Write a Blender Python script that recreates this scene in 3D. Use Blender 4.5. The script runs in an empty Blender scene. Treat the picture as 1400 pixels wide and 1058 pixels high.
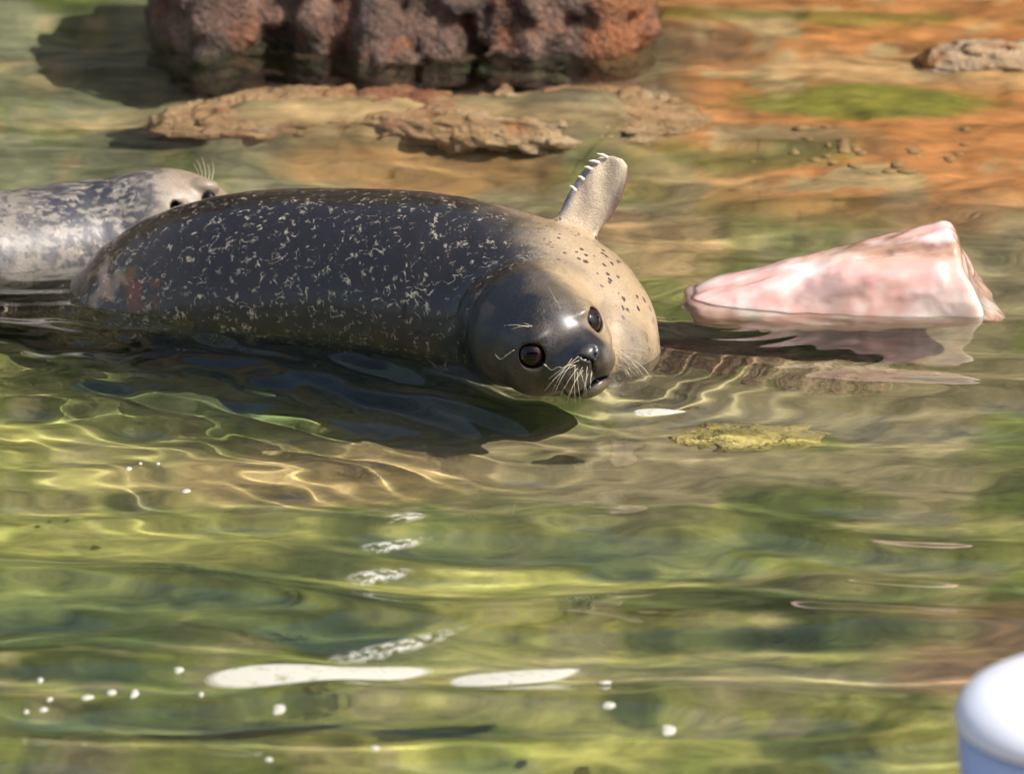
import bpy, bmesh, math, random
import numpy as np
from mathutils import Vector, Matrix

# ------------------------------------------------------------------ camera, sky, sun
SC = bpy.context.scene
COL = SC.collection
PX = 0.0011                      # metres per photo pixel at the seal's distance
DIST, PITCH = 12.0, math.radians(20.0)
cs, sn = math.cos(PITCH), math.sin(PITCH)
CAM = np.array([0.0, -DIST * cs, DIST * sn])
RIGHT = np.array([1.0, 0, 0]); UP = np.array([0, sn, cs]); TOW = np.array([0, -cs, sn])

cam = bpy.data.cameras.new('camera'); camo = bpy.data.objects.new('camera', cam)
COL.objects.link(camo); SC.camera = camo
camo.location = CAM; camo.rotation_euler = (math.pi / 2 - PITCH, 0, 0)
cam.sensor_width = 36.0; cam.lens = 36.0 * DIST / (1400 * PX)
cam.clip_start = 0.5; cam.clip_end = 600
cam.dof.use_dof = True; cam.dof.focus_distance = DIST - 0.03; cam.dof.aperture_fstop = 4.6

SUN_EL, SUN_AZ = math.radians(51), math.radians(113)     # azimuth from +Y (away from camera) towards +X
SUN_DIR = Vector((math.sin(SUN_AZ) * math.cos(SUN_EL), math.cos(SUN_AZ) * math.cos(SUN_EL), math.sin(SUN_EL)))
world = bpy.data.worlds.new('World'); SC.world = world; world.use_nodes = True
wn = world.node_tree.nodes; wl = world.node_tree.links
sky = wn.new('ShaderNodeTexSky'); sky.sky_type = 'NISHITA'; sky.sun_disc = False
sky.sun_elevation = SUN_EL; sky.sun_rotation = SUN_AZ
sky.air_density = 1.0; sky.dust_density = 3.5
wl.new(sky.outputs[0], wn['Background'].inputs[0]); wn['Background'].inputs[1].default_value = 0.15
sl = bpy.data.lights.new('sun', 'SUN'); so = bpy.data.objects.new('sun', sl); COL.objects.link(so)
sl.energy = 4.0; sl.angle = math.radians(0.6); sl.color = (1.0, 0.955, 0.89)
so.rotation_euler = SUN_DIR.to_track_quat('Z', 'Y').to_euler(); so.location = (6, 4, 9)
sl.cycles.is_caustics_light = True
SC.view_settings.view_transform = 'Standard'; SC.view_settings.look = 'None'
SC.view_settings.gamma = 1.0; SC.view_settings.use_curve_mapping = False
SC.view_settings.exposure = 0.25
SC.render.engine = 'CYCLES'
cy = SC.cycles
cy.use_denoising = True
cy.caustics_refractive = True; cy.caustics_reflective = False
cy.max_bounces = 4; cy.transmission_bounces = 4; cy.glossy_bounces = 2; cy.diffuse_bounces = 2
cy.use_light_tree = False; cy.use_adaptive_sampling = True; cy.adaptive_threshold = 0.03
cy.sample_clamp_indirect = 3.0; cy.blur_glossy = 0.3

# ------------------------------------------------------------------ pixel helpers
def P(px, py, Z=0.0):
    """photo pixel + depth towards the camera (m, from the focus plane) -> world point"""
    k = (DIST - Z) / DIST
    return RIGHT * ((px - 700) * PX * k) + UP * ((529 - py) * PX * k) + TOW * Z

def Wt(px, py, z=0.0):
    """photo pixel -> world point on the horizontal plane at height z"""
    d = P(px, py) - CAM
    t = (z - CAM[2]) / d[2]
    return CAM + d * t

def project(v):
    v = np.asarray(v); r = v - CAM
    zz = r @ TOW
    return 700 + (r @ RIGHT) / -zz * DIST / PX, 529 - (r @ UP) / -zz * DIST / PX

def lin(r, g, b):
    f = lambda c: (c / 255 / 12.92) if c / 255 <= 0.04045 else ((c / 255 + 0.055) / 1.055) ** 2.4
    return np.array([f(r), f(g), f(b)])

def sstep(a, b, x):
    t = np.clip((x - a) / (b - a), 0, 1); return t * t * (3 - 2 * t)

def mix(a, b, t):
    t = np.asarray(t)
    if t.ndim and np.ndim(a) != t.ndim or np.ndim(b) != t.ndim: t = t[..., None]
    return a * (1 - t) + b * t

# ------------------------------------------------------------------ noise
def _hash(ix, iy, iz):
    h = (ix.astype(np.uint32) * np.uint32(374761393) + iy.astype(np.uint32) * np.uint32(668265263)
         + iz.astype(np.uint32) * np.uint32(2147483647 - 1013904223))
    h = (h ^ (h >> np.uint32(13))) * np.uint32(1274126177)
    h = h ^ (h >> np.uint32(16))
    return (h & np.uint32(0xffff)).astype(np.float32) / 65535.0

def vnoise(x, y, z=None):
    if z is None:
        x0, y0 = np.floor(x), np.floor(y); fx, fy = x - x0, y - y0
        i, j = x0.astype(np.int64), y0.astype(np.int64); k = np.zeros_like(i)
        fx = fx * fx * fx * (fx * (fx * 6 - 15) + 10); fy = fy * fy * fy * (fy * (fy * 6 - 15) + 10)
        a = _hash(i, j, k); b = _hash(i + 1, j, k); c = _hash(i, j + 1, k); d = _hash(i + 1, j + 1, k)
        return (a + (b - a) * fx) * (1 - fy) * 2 + (c + (d - c) * fx) * fy * 2 - 1
    x0, y0, z0 = np.floor(x), np.floor(y), np.floor(z)
    fx, fy, fz = x - x0, y - y0, z - z0
    i, j, k = x0.astype(np.int64), y0.astype(np.int64), z0.astype(np.int64)
    q = lambda t: t * t * t * (t * (t * 6 - 15) + 10)
    fx, fy, fz = q(fx), q(fy), q(fz)
    r = 0
    for a in (0, 1):
        for b in (0, 1):
            for c in (0, 1):
                w = (fx if a else 1 - fx) * (fy if b else 1 - fy) * (fz if c else 1 - fz)
                r = r + w * _hash(i + a, j + b, k + c)
    return r * 2 - 1

def fbm(x, y, z=None, octv=4, gain=0.5):
    s, a, n = 0, 1.0, 0
    for o in range(octv):
        s = s + a * vnoise(x + 17.3 * o, y - 9.1 * o, None if z is None else z + 5.7 * o); n += a
        x, y = x * 2.03, y * 2.03; z = None if z is None else z * 2.03; a *= gain
    return s / n

# ------------------------------------------------------------------ mesh helpers
def mesh_obj(name, verts, faces, mat, parent=None, smooth=True, cols=None, loc=None):
    verts = np.asarray(verts, dtype=np.float64)
    base = np.zeros(3) if loc is None else np.asarray(loc, float)
    me = bpy.data.meshes.new(name)
    faces_a = np.asarray(faces) if not isinstance(faces, list) or len({len(f) for f in faces}) == 1 else None
    if faces_a is not None:
        nf, k = faces_a.shape
        me.vertices.add(len(verts)); me.vertices.foreach_set('co', (verts - base).ravel())
        me.loops.add(nf * k); me.loops.foreach_set('vertex_index', faces_a.astype(np.int32).ravel())
        me.polygons.add(nf)
        me.polygons.foreach_set('loop_start', np.arange(0, nf * k, k, dtype=np.int32))
        me.update(calc_edges=True)
    else:
        me.from_pydata((verts - base).tolist(), [], [list(map(int, f)) for f in faces]); me.update()
    me.validate()
    if smooth: me.polygons.foreach_set('use_smooth', np.ones(len(me.polygons), bool))
    for nm, c in (cols or {}).items():
        c = np.asarray(c)
        if c.ndim == 1:
            at = me.attributes.new(nm, 'FLOAT', 'POINT'); at.data.foreach_set('value', c.astype(np.float32))
        else:
            at = me.attributes.new(nm, 'FLOAT_COLOR', 'POINT')
            rgba = np.ones((len(c), 4), np.float32); rgba[:, :3] = c
            at.data.foreach_set('color', rgba.ravel())
    if mat: me.materials.append(mat)
    o = bpy.data.objects.new(name, me); COL.objects.link(o)
    if parent is not None:
        o.parent = parent
        o.location = base - np.array(parent.location)
    else:
        o.location = base
    return o

def empty(name, loc):
    o = bpy.data.objects.new(name, None); COL.objects.link(o); o.location = loc; return o

def tag(o, label=None, cat=None, group=None, kind=None):
    if label: o['label'] = label
    if cat: o['category'] = cat
    if group: o['group'] = group
    if kind: o['kind'] = kind
    return o

def tube(points, radii, n=6):
    pts = [np.asarray(p, float) for p in points]
    V, F = [], []
    for i, p in enumerate(pts):
        t = pts[min(i + 1, len(pts) - 1)] - pts[max(i - 1, 0)]; t /= np.linalg.norm(t) + 1e-9
        a = np.cross(t, [0.3, 0.2, 0.93]); a /= np.linalg.norm(a) + 1e-9; b = np.cross(t, a)
        for k in range(n):
            th = 2 * math.pi * k / n
            V.append(p + radii[i] * (math.cos(th) * a + math.sin(th) * b))
    for i in range(len(pts) - 1):
        for k in range(n):
            F.append((i * n + k, i * n + (k + 1) % n, (i + 1) * n + (k + 1) % n, (i + 1) * n + k))
    return V, F

def join(parts):
    V, F, o = [], [], 0
    for v, f in parts:
        V += list(v); F += [tuple(i + o for i in q) for q in f]; o += len(v)
    return V, F

# ------------------------------------------------------------------ signed distance toolkit
def sd_ell(p, c, r):
    q = (p - c) / r; k0 = np.linalg.norm(q, axis=-1); k1 = np.linalg.norm(q / r, axis=-1)
    return k0 * (k0 - 1.0) / np.maximum(k1, 1e-6)

def sd_cone(p, a, b, ra, rb):
    a = np.asarray(a, float); b = np.asarray(b, float); ba = b - a
    t = np.clip(((p - a) @ ba) / (ba @ ba), 0, 1)
    return np.linalg.norm(p - a - t[..., None] * ba, axis=-1) - (ra + (rb - ra) * t)

def sd_poly(px, py, poly):
    d = np.full(px.shape, 1e9); s = np.ones(px.shape); n = len(poly)
    for i in range(n):
        x0, y0 = poly[i]; x1, y1 = poly[i - 1]
        ex, ey = x1 - x0, y1 - y0; wx, wy = px - x0, py - y0
        t = np.clip((wx * ex + wy * ey) / (ex * ex + ey * ey), 0, 1)
        d = np.minimum(d, (wx - ex * t) ** 2 + (wy - ey * t) ** 2)
        c1 = py >= y0; c2 = py < y1; c3 = ex * wy > ey * wx
        s = np.where((c1 & c2 & c3) | (~c1 & ~c2 & ~c3), -s, s)
    return s * np.sqrt(d)

def smin(a, b, k):
    h = np.maximum(k - np.abs(a - b), 0) / k
    return np.minimum(a, b) - h * h * h * k / 6.0

def smax(a, b, k): return -smin(-a, -b, k)

def crom(ctrl, n):
    c = np.asarray(ctrl, float); c = np.vstack([2 * c[0] - c[1], c, 2 * c[-1] - c[-2]])
    out = []
    m = len(c) - 3
    for u in np.linspace(0, m - 1e-6, n):
        i = int(u); t = u - i
        a, b, d, e = c[i], c[i + 1], c[i + 2], c[i + 3]
        out.append(0.5 * (2 * b + (d - a) * t + (2 * a - 5 * b + 4 * d - e) * t * t + (3 * b - a - 3 * d + e) * t ** 3))
    return np.array(out)

def sd_chain(p, pts):
    d = np.full(p.shape[:-1], 1e9)
    for i in range(len(pts) - 1):
        d = np.minimum(d, sd_cone(p, pts[i, :3], pts[i + 1, :3], pts[i, 3], pts[i + 1, 3]))
    return d

def polygonise(sdf, lo, hi, h, coarse=4, newton=1):
    """surface nets over a sparse narrow band; returns verts, quads"""
    lo = np.asarray(lo, float); hi = np.asarray(hi, float)
    nc = np.ceil((hi - lo) / (h * coarse)).astype(int) + 1
    H = h * coarse
    g = np.stack(np.meshgrid(*[lo[i] + H * np.arange(nc[i]) for i in range(3)], indexing='ij'), -1)
    D = sdf(g.reshape(-1, 3)).reshape(nc)
    n = (nc - 1) * coarse + 1
    rep = lambda a: a.repeat(coarse, 0).repeat(coarse, 1).repeat(coarse, 2)
    corners = [D[a:nc[0] - 1 + a, b:nc[1] - 1 + b, c:nc[2] - 1 + c] for a in (0, 1) for b in (0, 1) for c in (0, 1)]
    near = np.min(np.abs(corners), axis=0) < H * 1.3
    V = np.empty(n, np.float32)
    V[:-1, :-1, :-1] = np.where(rep(corners[0] < 0), -1.0, 1.0)
    V[-1] = 1; V[:, -1] = 1; V[:, :, -1] = 1
    M = np.zeros(n, bool); nr = rep(near)
    for a in (0, 1):
        for b in (0, 1):
            for c in (0, 1):
                M[a:n[0] - 1 + a, b:n[1] - 1 + b, c:n[2] - 1 + c] |= nr
    idx = np.argwhere(M)
    vals = np.empty(len(idx), np.float32)
    for s in range(0, len(idx), 400000):
        vals[s:s + 400000] = sdf(lo + h * idx[s:s + 400000])
    V[M] = vals
    S = V < 0
    c8 = [S[a:n[0] - 1 + a, b:n[1] - 1 + b, c:n[2] - 1 + c] for a in (0, 1) for b in (0, 1) for c in (0, 1)]
    any_ = np.logical_or.reduce(c8); all_ = np.logical_and.reduce(c8)
    act = any_ & ~all_
    cell = np.argwhere(act)
    vid = np.full(act.shape, -1, np.int64); vid[act] = np.arange(len(cell))
    acc = np.zeros((len(cell), 3)); cnt = np.zeros(len(cell))
    offs = [(a, b, c) for a in (0, 1) for b in (0, 1) for c in (0, 1)]
    for a in range(8):
        for b in range(a + 1, 8):
            oa, ob = np.array(offs[a]), np.array(offs[b])
            if np.abs(oa - ob).sum() != 1: continue
            va = V[tuple((cell + oa).T)]; vb = V[tuple((cell + ob).T)]
            m = (va < 0) != (vb < 0)
            t = np.where(m, va / np.where(m, va - vb, 1), 0)
            acc[m] += (oa + (ob - oa) * t[:, None])[m]; cnt[m] += 1
    verts = lo + h * (cell + acc / cnt[:, None])
    quads = []
    for ax in range(3):
        o1, o2 = [(1, 2), (2, 0), (0, 1)][ax]
        sl0 = [slice(1, -1)] * 3; sl0[ax] = slice(0, n[ax] - 1)
        sl1 = list(sl0); sl1[ax] = slice(1, n[ax])
        A, B = S[tuple(sl0)], S[tuple(sl1)]
        for flip, mk in ((False, A & ~B), (True, ~A & B)):
            e = np.argwhere(mk)
            if not len(e): continue
            e[:, o1] += 1; e[:, o2] += 1
            def c_(d1, d2):
                q = e.copy(); q[:, o1] += d1; q[:, o2] += d2; return vid[tuple(q.T)]
            q = np.stack([c_(-1, -1), c_(0, -1), c_(0, 0), c_(-1, 0)], 1)
            quads.append(q[:, ::-1] if flip else q)
    quads = np.vstack(quads); quads = quads[(quads >= 0).all(1)]
    for _ in range(newton):
        d = sdf(verts); e = h * 0.3
        gr = np.stack([(sdf(verts + np.eye(3)[i] * e) - sdf(verts - np.eye(3)[i] * e)) / (2 * e) for i in range(3)], 1)
        g2 = np.maximum((gr ** 2).sum(1), 0.2)
        st = np.clip(d / g2, -h, h)
        verts = verts - st[:, None] * gr
    return verts, quads

# ------------------------------------------------------------------ materials
class NT:
    def __init__(self, name):
        self.m = bpy.data.materials.new(name); self.m.use_nodes = True
        self.t = self.m.node_tree; self.n = self.t.nodes; self.l = self.t.links
        self.b = self.n['Principled BSDF']; self.out = self.n['Material Output']
    def new(self, ty, **kw):
        nd = self.n.new('ShaderNode' + ty)
        for k, v in kw.items():
            if k.startswith('i_'):
                key = k[2:]
                key = int(key) if key.isdigit() else key
                self.set(nd.inputs[key], v)
            else: setattr(nd, k, v)
        return nd
    def set(self, sock, v):
        if isinstance(v, bpy.types.NodeSocket): self.l.new(v, sock)
        elif isinstance(v, (tuple, list, np.ndarray)) and sock.type == 'RGBA':
            sock.default_value = tuple(float(c) for c in v)[:3] + (1,)
        else: sock.default_value = v
    def coord(self, scale=(1, 1, 1), rot=(0, 0, 0)):
        tc = self.new('TexCoord'); mp = self.new('Mapping')
        mp.inputs['Scale'].default_value = scale; mp.inputs['Rotation'].default_value = rot
        self.l.new(tc.outputs['Object'], mp.inputs[0]); return mp.outputs[0]
    def noise(self, vec, scale, detail=4, rough=0.55, dist=0.0):
        nd = self.new('TexNoise'); self.l.new(vec, nd.inputs['Vector'])
        nd.inputs['Scale'].default_value = scale; nd.inputs['Detail'].default_value = detail
        nd.inputs['Roughness'].default_value = rough; nd.inputs['Distortion'].default_value = dist
        return nd
    def ramp(self, fac, a, b, ca=(0, 0, 0), cb=(1, 1, 1)):
        r = self.new('ValToRGB'); self.l.new(fac, r.inputs[0])
        r.color_ramp.elements[0].position = a; r.color_ramp.elements[1].position = b
        r.color_ramp.elements[0].color = tuple(ca) + (1,); r.color_ramp.elements[1].color = tuple(cb) + (1,)
        return r.outputs[0]
    def mixc(self, fac, a, b, mode='MIX'):
        m = self.new('Mix', data_type='RGBA', blend_type=mode)
        self.set(m.inputs[0], fac); self.set(m.inputs[6], a); self.set(m.inputs[7], b); return m.outputs[2]
    def math(self, op, a, b=0.0, c=None):
        m = self.new('Math', operation=op); self.set(m.inputs[0], a); self.set(m.inputs[1], b)
        if c is not None: self.set(m.inputs[2], c)
        return m.outputs[0]
    def attr(self, name, col=False):
        a = self.new('Attribute', attribute_name=name); return a.outputs['Color' if col else 'Fac']
    def bump(self, h, strength, dist):
        b = self.new('Bump'); self.l.new(h, b.inputs['Height'])
        b.inputs['Strength'].default_value = strength; b.inputs['Distance'].default_value = dist
        self.l.new(b.outputs[0], self.b.inputs['Normal']); return b
    def p(self, **kw):
        for k, v in kw.items(): self.set(self.b.inputs[k.replace('_', ' ')], v)

def mat_bed():
    t = NT('bed_algae_rock'); v = t.coord((0.45, 1.0, 1.0))
    n1 = t.noise(v, 26, 5, 0.6, 0.6); n2 = t.noise(v, 60, 3, 0.6)
    c = t.mixc(1.0, t.attr('Col', True), t.ramp(n1.outputs['Fac'], 0.25, 0.78, (0.42, 0.46, 0.40), (1.55, 1.5, 1.4)), 'MULTIPLY')
    c = t.mixc(1.0, c, t.ramp(n2.outputs['Fac'], 0.3, 0.75, (0.82, 0.82, 0.82), (1.15, 1.15, 1.12)), 'MULTIPLY')
    t.p(Base_Color=c, Roughness=0.85)
    return t.m

def mat_rock(name, wet=0.45, k=1.0):
    t = NT(name); v = t.coord()
    n1 = t.noise(v, 28, 6, 0.7); n2 = t.noise(v, 130, 5, 0.7)
    vo = t.new('TexVoronoi', i_Scale=95.0); t.l.new(v, vo.inputs['Vector'])
    c = t.mixc(1.0, t.attr('Col', True), t.ramp(n1.outputs['Fac'], 0.28, 0.75, (1 - 0.55 * k, 1 - 0.57 * k, 1 - 0.58 * k), (1 + 0.5 * k, 1 + 0.45 * k, 1 + 0.4 * k)), 'MULTIPLY')
    c = t.mixc(1.0, c, t.ramp(n2.outputs['Fac'], 0.35, 0.7, (1 - 0.4 * k, 1 - 0.4 * k, 1 - 0.4 * k), (1 + 0.45 * k, 1 + 0.4 * k, 1 + 0.35 * k)), 'MULTIPLY')
    t.p(Base_Color=c, Roughness=wet)
    h = t.math('ADD', n2.outputs['Fac'], t.math('MULTIPLY', vo.outputs['Distance'], 0.8))
    t.bump(h, 0.8, 0.012)
    return t.m

def mat_water():
    t = NT('pool_water')
    t.p(Base_Color=(0.95, 0.98, 0.92), Roughness=0.0, IOR=1.333, Transmission_Weight=1.0)
    return t.m

def mat_plain(name, col, rough=0.5, **kw):
    t = NT(name); v = t.coord(); n = t.noise(v, 40, 4)
    c = t.mixc(1.0, tuple(col), t.ramp(n.outputs['Fac'], 0.3, 0.7, (0.85, 0.85, 0.85), (1.1, 1.1, 1.1)), 'MULTIPLY')
    t.p(Base_Color=c, Roughness=rough, **kw); return t.m

def mat_seal(name, fleck_scale, fleck_col, spot_col, rough=0.27, fw=0.055):
    t = NT(name); v = t.coord()
    wob = t.noise(v, 45, 3, 0.6)
    nc = t.noise(v, fleck_scale, 1.5, 0.5, 0.8)
    band = t.math('ABSOLUTE', t.math('SUBTRACT', nc.outputs['Fac'], 0.5))
    edge = t.ramp(band, fw * 0.35, fw, (1, 1, 1), (0, 0, 0))
    gate = t.ramp(t.noise(v, fleck_scale * 1.05, 2, 0.6).outputs['Fac'], 0.50, 0.63)
    fine = t.ramp(t.noise(v, fleck_scale * 3.0, 2, 0.5).outputs['Fac'], 0.3, 0.6)
    fl = t.math('MULTIPLY', t.math('MULTIPLY', edge, gate), t.math('MULTIPLY', fine, t.attr('fleck')))
    # dark spots on the pale fur
    vs = t.coord((1.35, 1.35, 0.6), (0, 0.5, 0.0))
    wob2 = t.new('VectorMath', operation='MULTIPLY_ADD'); t.l.new(wob.outputs['Color'], wob2.inputs[0])
    wob2.inputs[1].default_value = (0.012, 0.012, 0.012); t.l.new(vs, wob2.inputs[2])
    v2 = t.new('TexVoronoi', feature='F1'); v2.inputs['Scale'].default_value = 56
    t.l.new(wob2.outputs[0], v2.inputs['Vector'])
    sp = t.ramp(v2.outputs['Distance'], 0.2, 0.27, (1, 1, 1), (0, 0, 0))
    sx = t.new('SeparateColor'); t.l.new(v2.outputs['Color'], sx.inputs[0])
    sp = t.math('MULTIPLY', t.math('MULTIPLY', sp, t.math('GREATER_THAN', sx.outputs[0], 0.12)), t.attr('spot'))
    big = t.noise(v, 9, 4, 0.6)
    c = t.mixc(1.0, t.attr('Col', True), t.ramp(big.outputs['Fac'], 0.3, 0.7, (0.8, 0.8, 0.8), (1.2, 1.2, 1.2)), 'MULTIPLY')
    c = t.mixc(fl, c, fleck_col); c = t.mixc(sp, c, spot_col)
    hair = t.noise(t.coord((260, 260, 700), (0.3, 0.4, 0.6)), 1.0, 3, 0.6)
    c = t.mixc(1.0, c, t.ramp(hair.outputs['Fac'], 0.3, 0.75, (0.8, 0.8, 0.8), (1.2, 1.2, 1.2)), 'MULTIPLY')
    rr = t.math('ADD', t.math('MULTIPLY', t.attr('rough'), 0.3), rough)
    t.p(Base_Color=c, Roughness=rr, Specular_IOR_Level=0.35, Coat_Weight=0.85, Coat_Roughness=t.math('ADD', t.math('MULTIPLY', t.attr('rough'), 0.36), 0.13))
    t.bump(t.math('ADD', hair.outputs['Fac'], t.math('MULTIPLY', t.noise(v, 60, 3).outputs['Fac'], 1.5)), 0.5, 0.004)
    return t.m

# ================================================================== SETTING
# ------------------------------------------------------------------ pool floor
def axis(lo, hi, d, LO, HI, g=1.22):
    a = list(np.arange(lo, hi + d * 0.5, d)); s = d
    while a[-1] < HI: s *= g; a.append(a[-1] + s)
    s = d; b = [lo]
    while b[-1] > LO: s *= g; b.append(b[-1] - s)
    return np.array(b[:0:-1] + a)

def grid_faces(nx, ny):
    i, j = np.meshgrid(np.arange(nx - 1), np.arange(ny - 1), indexing='ij')
    a = (i * ny + j).ravel()
    return np.stack([a, a + ny, a + ny + 1, a + 1], 1)

def bed_height(x, y):
    h = -0.285 + 0.035 * fbm(x * 2.1, y * 2.1, octv=4) + 0.012 * fbm(x * 9, y * 9, octv=3)
    # far right the floor rises into a shallow orange shelf
    sh = sstep(-0.05, 0.75, x + 0.28 * (y - 1.0)) * sstep(0.35, 1.25, y)
    h = h + sh * 0.19
    h = h + 0.07 * sstep(0.1, 0.9, x) * sstep(0.5, -0.1, y)
    h = h + 0.05 * sstep(-0.4, -1.2, y)
    yl = Wt(560, 138)[1]
    h = h + 0.245 * np.exp(-(np.maximum(np.abs(x - Wt(560, 138)[0]) - 0.25, 0) / 0.16) ** 2 - ((y - yl - 0.03) / 0.17) ** 2)
    h = h + 0.03 * sh * fbm(x * 6 + 3, y * 6, octv=3)
    return np.minimum(h, -0.018)

def blob(px, py, cx, cy, rx, ry, n, soft=0.5):
    d = np.sqrt(((px - cx) / rx) ** 2 + ((py - cy) / ry) ** 2) + n
    return sstep(1 + soft, 1 - soft, d)

def bed_paint(px, py, x, y):
    n1 = fbm(x * 3.2, y * 2.6, octv=5); n2 = fbm(x * 5.0 + 40, y * 4.2, octv=5); n3 = fbm(x * 11 + 9, y * 9, octv=4)
    olive, ygreen = lin(114, 122, 56), lin(168, 164, 90)
    dkgreen, brown = lin(72, 86, 44), lin(148, 134, 104)
    tan, orange = lin(204, 170, 124), lin(208, 136, 78)
    greygreen, dark = lin(134, 134, 106), lin(86, 76, 58)
    moss = lin(140, 134, 52)
    one = np.ones_like(px)
    c = mix(np.outer(one, olive), ygreen, sstep(-0.1, 0.3, n1))
    c = mix(c, dkgreen, sstep(0.08, 0.4, n2) * 0.85)
    c = mix(c, brown, sstep(0.15, 0.42, n3 + 0.25 * n1) * 0.55)
    # olive / brown mix across the middle
    w = sstep(760, 640, py + 60 * n2) * sstep(-300, 700, px - 100 + 300 * n1)
    c = mix(c, mix(np.outer(one, brown), olive, sstep(0.0, 0.35, n2)), w * 0.9)
    c = mix(c, lin(62, 88, 60), blob(px, py, 400, 490, 330, 75, 0.5 * n3) * 0.85)  # the seal's dark reflection and sunken flank put into the floor colour
    c = mix(c, tan, blob(px, py, 430, 655, 260, 34, 0.7 * n3) * 0.6)
    c = mix(c, brown, blob(px, py, 1150, 640, 420, 50, 0.8 * n2) * 0.8)
    c = mix(c, dkgreen, blob(px, py, 130, 870, 270, 40, 0.8 * n3) * 0.95)
    c = mix(c, dkgreen, blob(px, py, 420, 775, 280, 45, 0.8 * n3) * 0.85)
    c = mix(c, dkgreen, blob(px, py, 1100, 830, 380, 36, 0.8 * n3) * 0.85)
    c = mix(c, ygreen, blob(px, py, 640, 800, 200, 26, 0.7 * n3) * 0.8)
    c = mix(c, ygreen, blob(px, py, 150, 740, 220, 40, 0.7 * n3) * 0.7)
    c = mix(c, dkgreen, blob(px, py, 150, 990, 300, 34, 0.9 * n2) * 0.7)
    c = mix(c, dkgreen, blob(px, py, 1080, 745, 400, 26, 0.9 * n2) * 0.6)
    c = mix(c, brown, blob(px, py, 1050, 930, 380, 30, 0.9 * n2) * 0.7)
    c = mix(c, lin(150, 112, 84), blob(px, py, 1390, 900, 150, 55, 0.5 * n3) * 0.8)
    # behind the seal
    back = sstep(470, 330, py + 50 * n2)
    bl = mix(np.outer(one, greygreen), olive, sstep(-0.05, 0.35, n2)); bl = mix(bl, dkgreen, sstep(0.1, 0.4, n1) * 0.6)
    bl = mix(bl, tan, sstep(0.2, 0.45, n3) * 0.35)
    br = mix(np.outer(one, brown), tan, sstep(-0.05, 0.4, n1)); br = mix(br, olive, sstep(0.12, 0.4, n2) * 0.7)
    br = mix(br, dark, sstep(0.18, 0.5, n3) * 0.5)
    lr = sstep(250, 620, px + 120 * n1 - 0.2 * (py - 200))
    c = mix(c, mix(bl, br, lr), back)
    og = sstep(-60, 160, (px - 890) - 0.6 * (py - 150) + 180 * n2) * sstep(330, 240, py + 70 * n1)
    c = mix(c, mix(np.outer(one, orange), tan, sstep(0.1, 0.45, n3)), og * 0.92)
    c = mix(c, tan, blob(px, py, 1230, 95, 240, 22, 0.5 * n3) * 0.7)
    c = mix(c, moss, blob(px, py, 1180, 137, 165, 22, 0.35 * n3, 0.25))
    c = mix(c, brown, blob(px, py, 1090, 190, 130, 26, 0.9 * n2) * 0.8)
    c = mix(c, olive, blob(px, py, 1000, 215, 150, 14, 0.8 * n3) * 0.7)
    c = mix(c, lin(178, 130, 78), blob(px, py, 560, 225, 190, 28, 0.7 * n3) * 0.75)
    c = mix(c, tan, blob(px, py, 480, 160, 360, 26, 0.6 * n3) * 0.8)
    c = mix(c, dark, blob(px, py, 920, 60, 130, 22, 0.7 * n3) * 0.7)
    c = mix(c, moss, blob(px, py, 1050, 25, 260, 10, 0.9 * n3) * 0.7)
    return np.clip(c * 0.72, 0.01, 0.8)

gx = axis(-1.1, 1.1, 0.0075, -9, 9); gy = axis(-1.7, 2.6, 0.0095, -5.2, 4.9)
X, Y = np.meshgrid(gx, gy, indexing='ij'); x, y = X.ravel(), Y.ravel()
z = bed_height(x, y)
ys = y + z * 1.0                                     # where the refracted sight line meets the surface
ppx, ppy = project(np.stack([x, ys, 0 * x], 1))
bed = mesh_obj('pool_floor', np.stack([x, y, z], 1), grid_faces(len(gx), len(gy)), mat_bed(),
               cols={'Col': bed_paint(ppx, ppy, x, y)})
tag(bed, 'algae covered rock pool floor seen through shallow water', kind='structure')
bed.cycles.is_caustics_receiver = True

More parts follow.
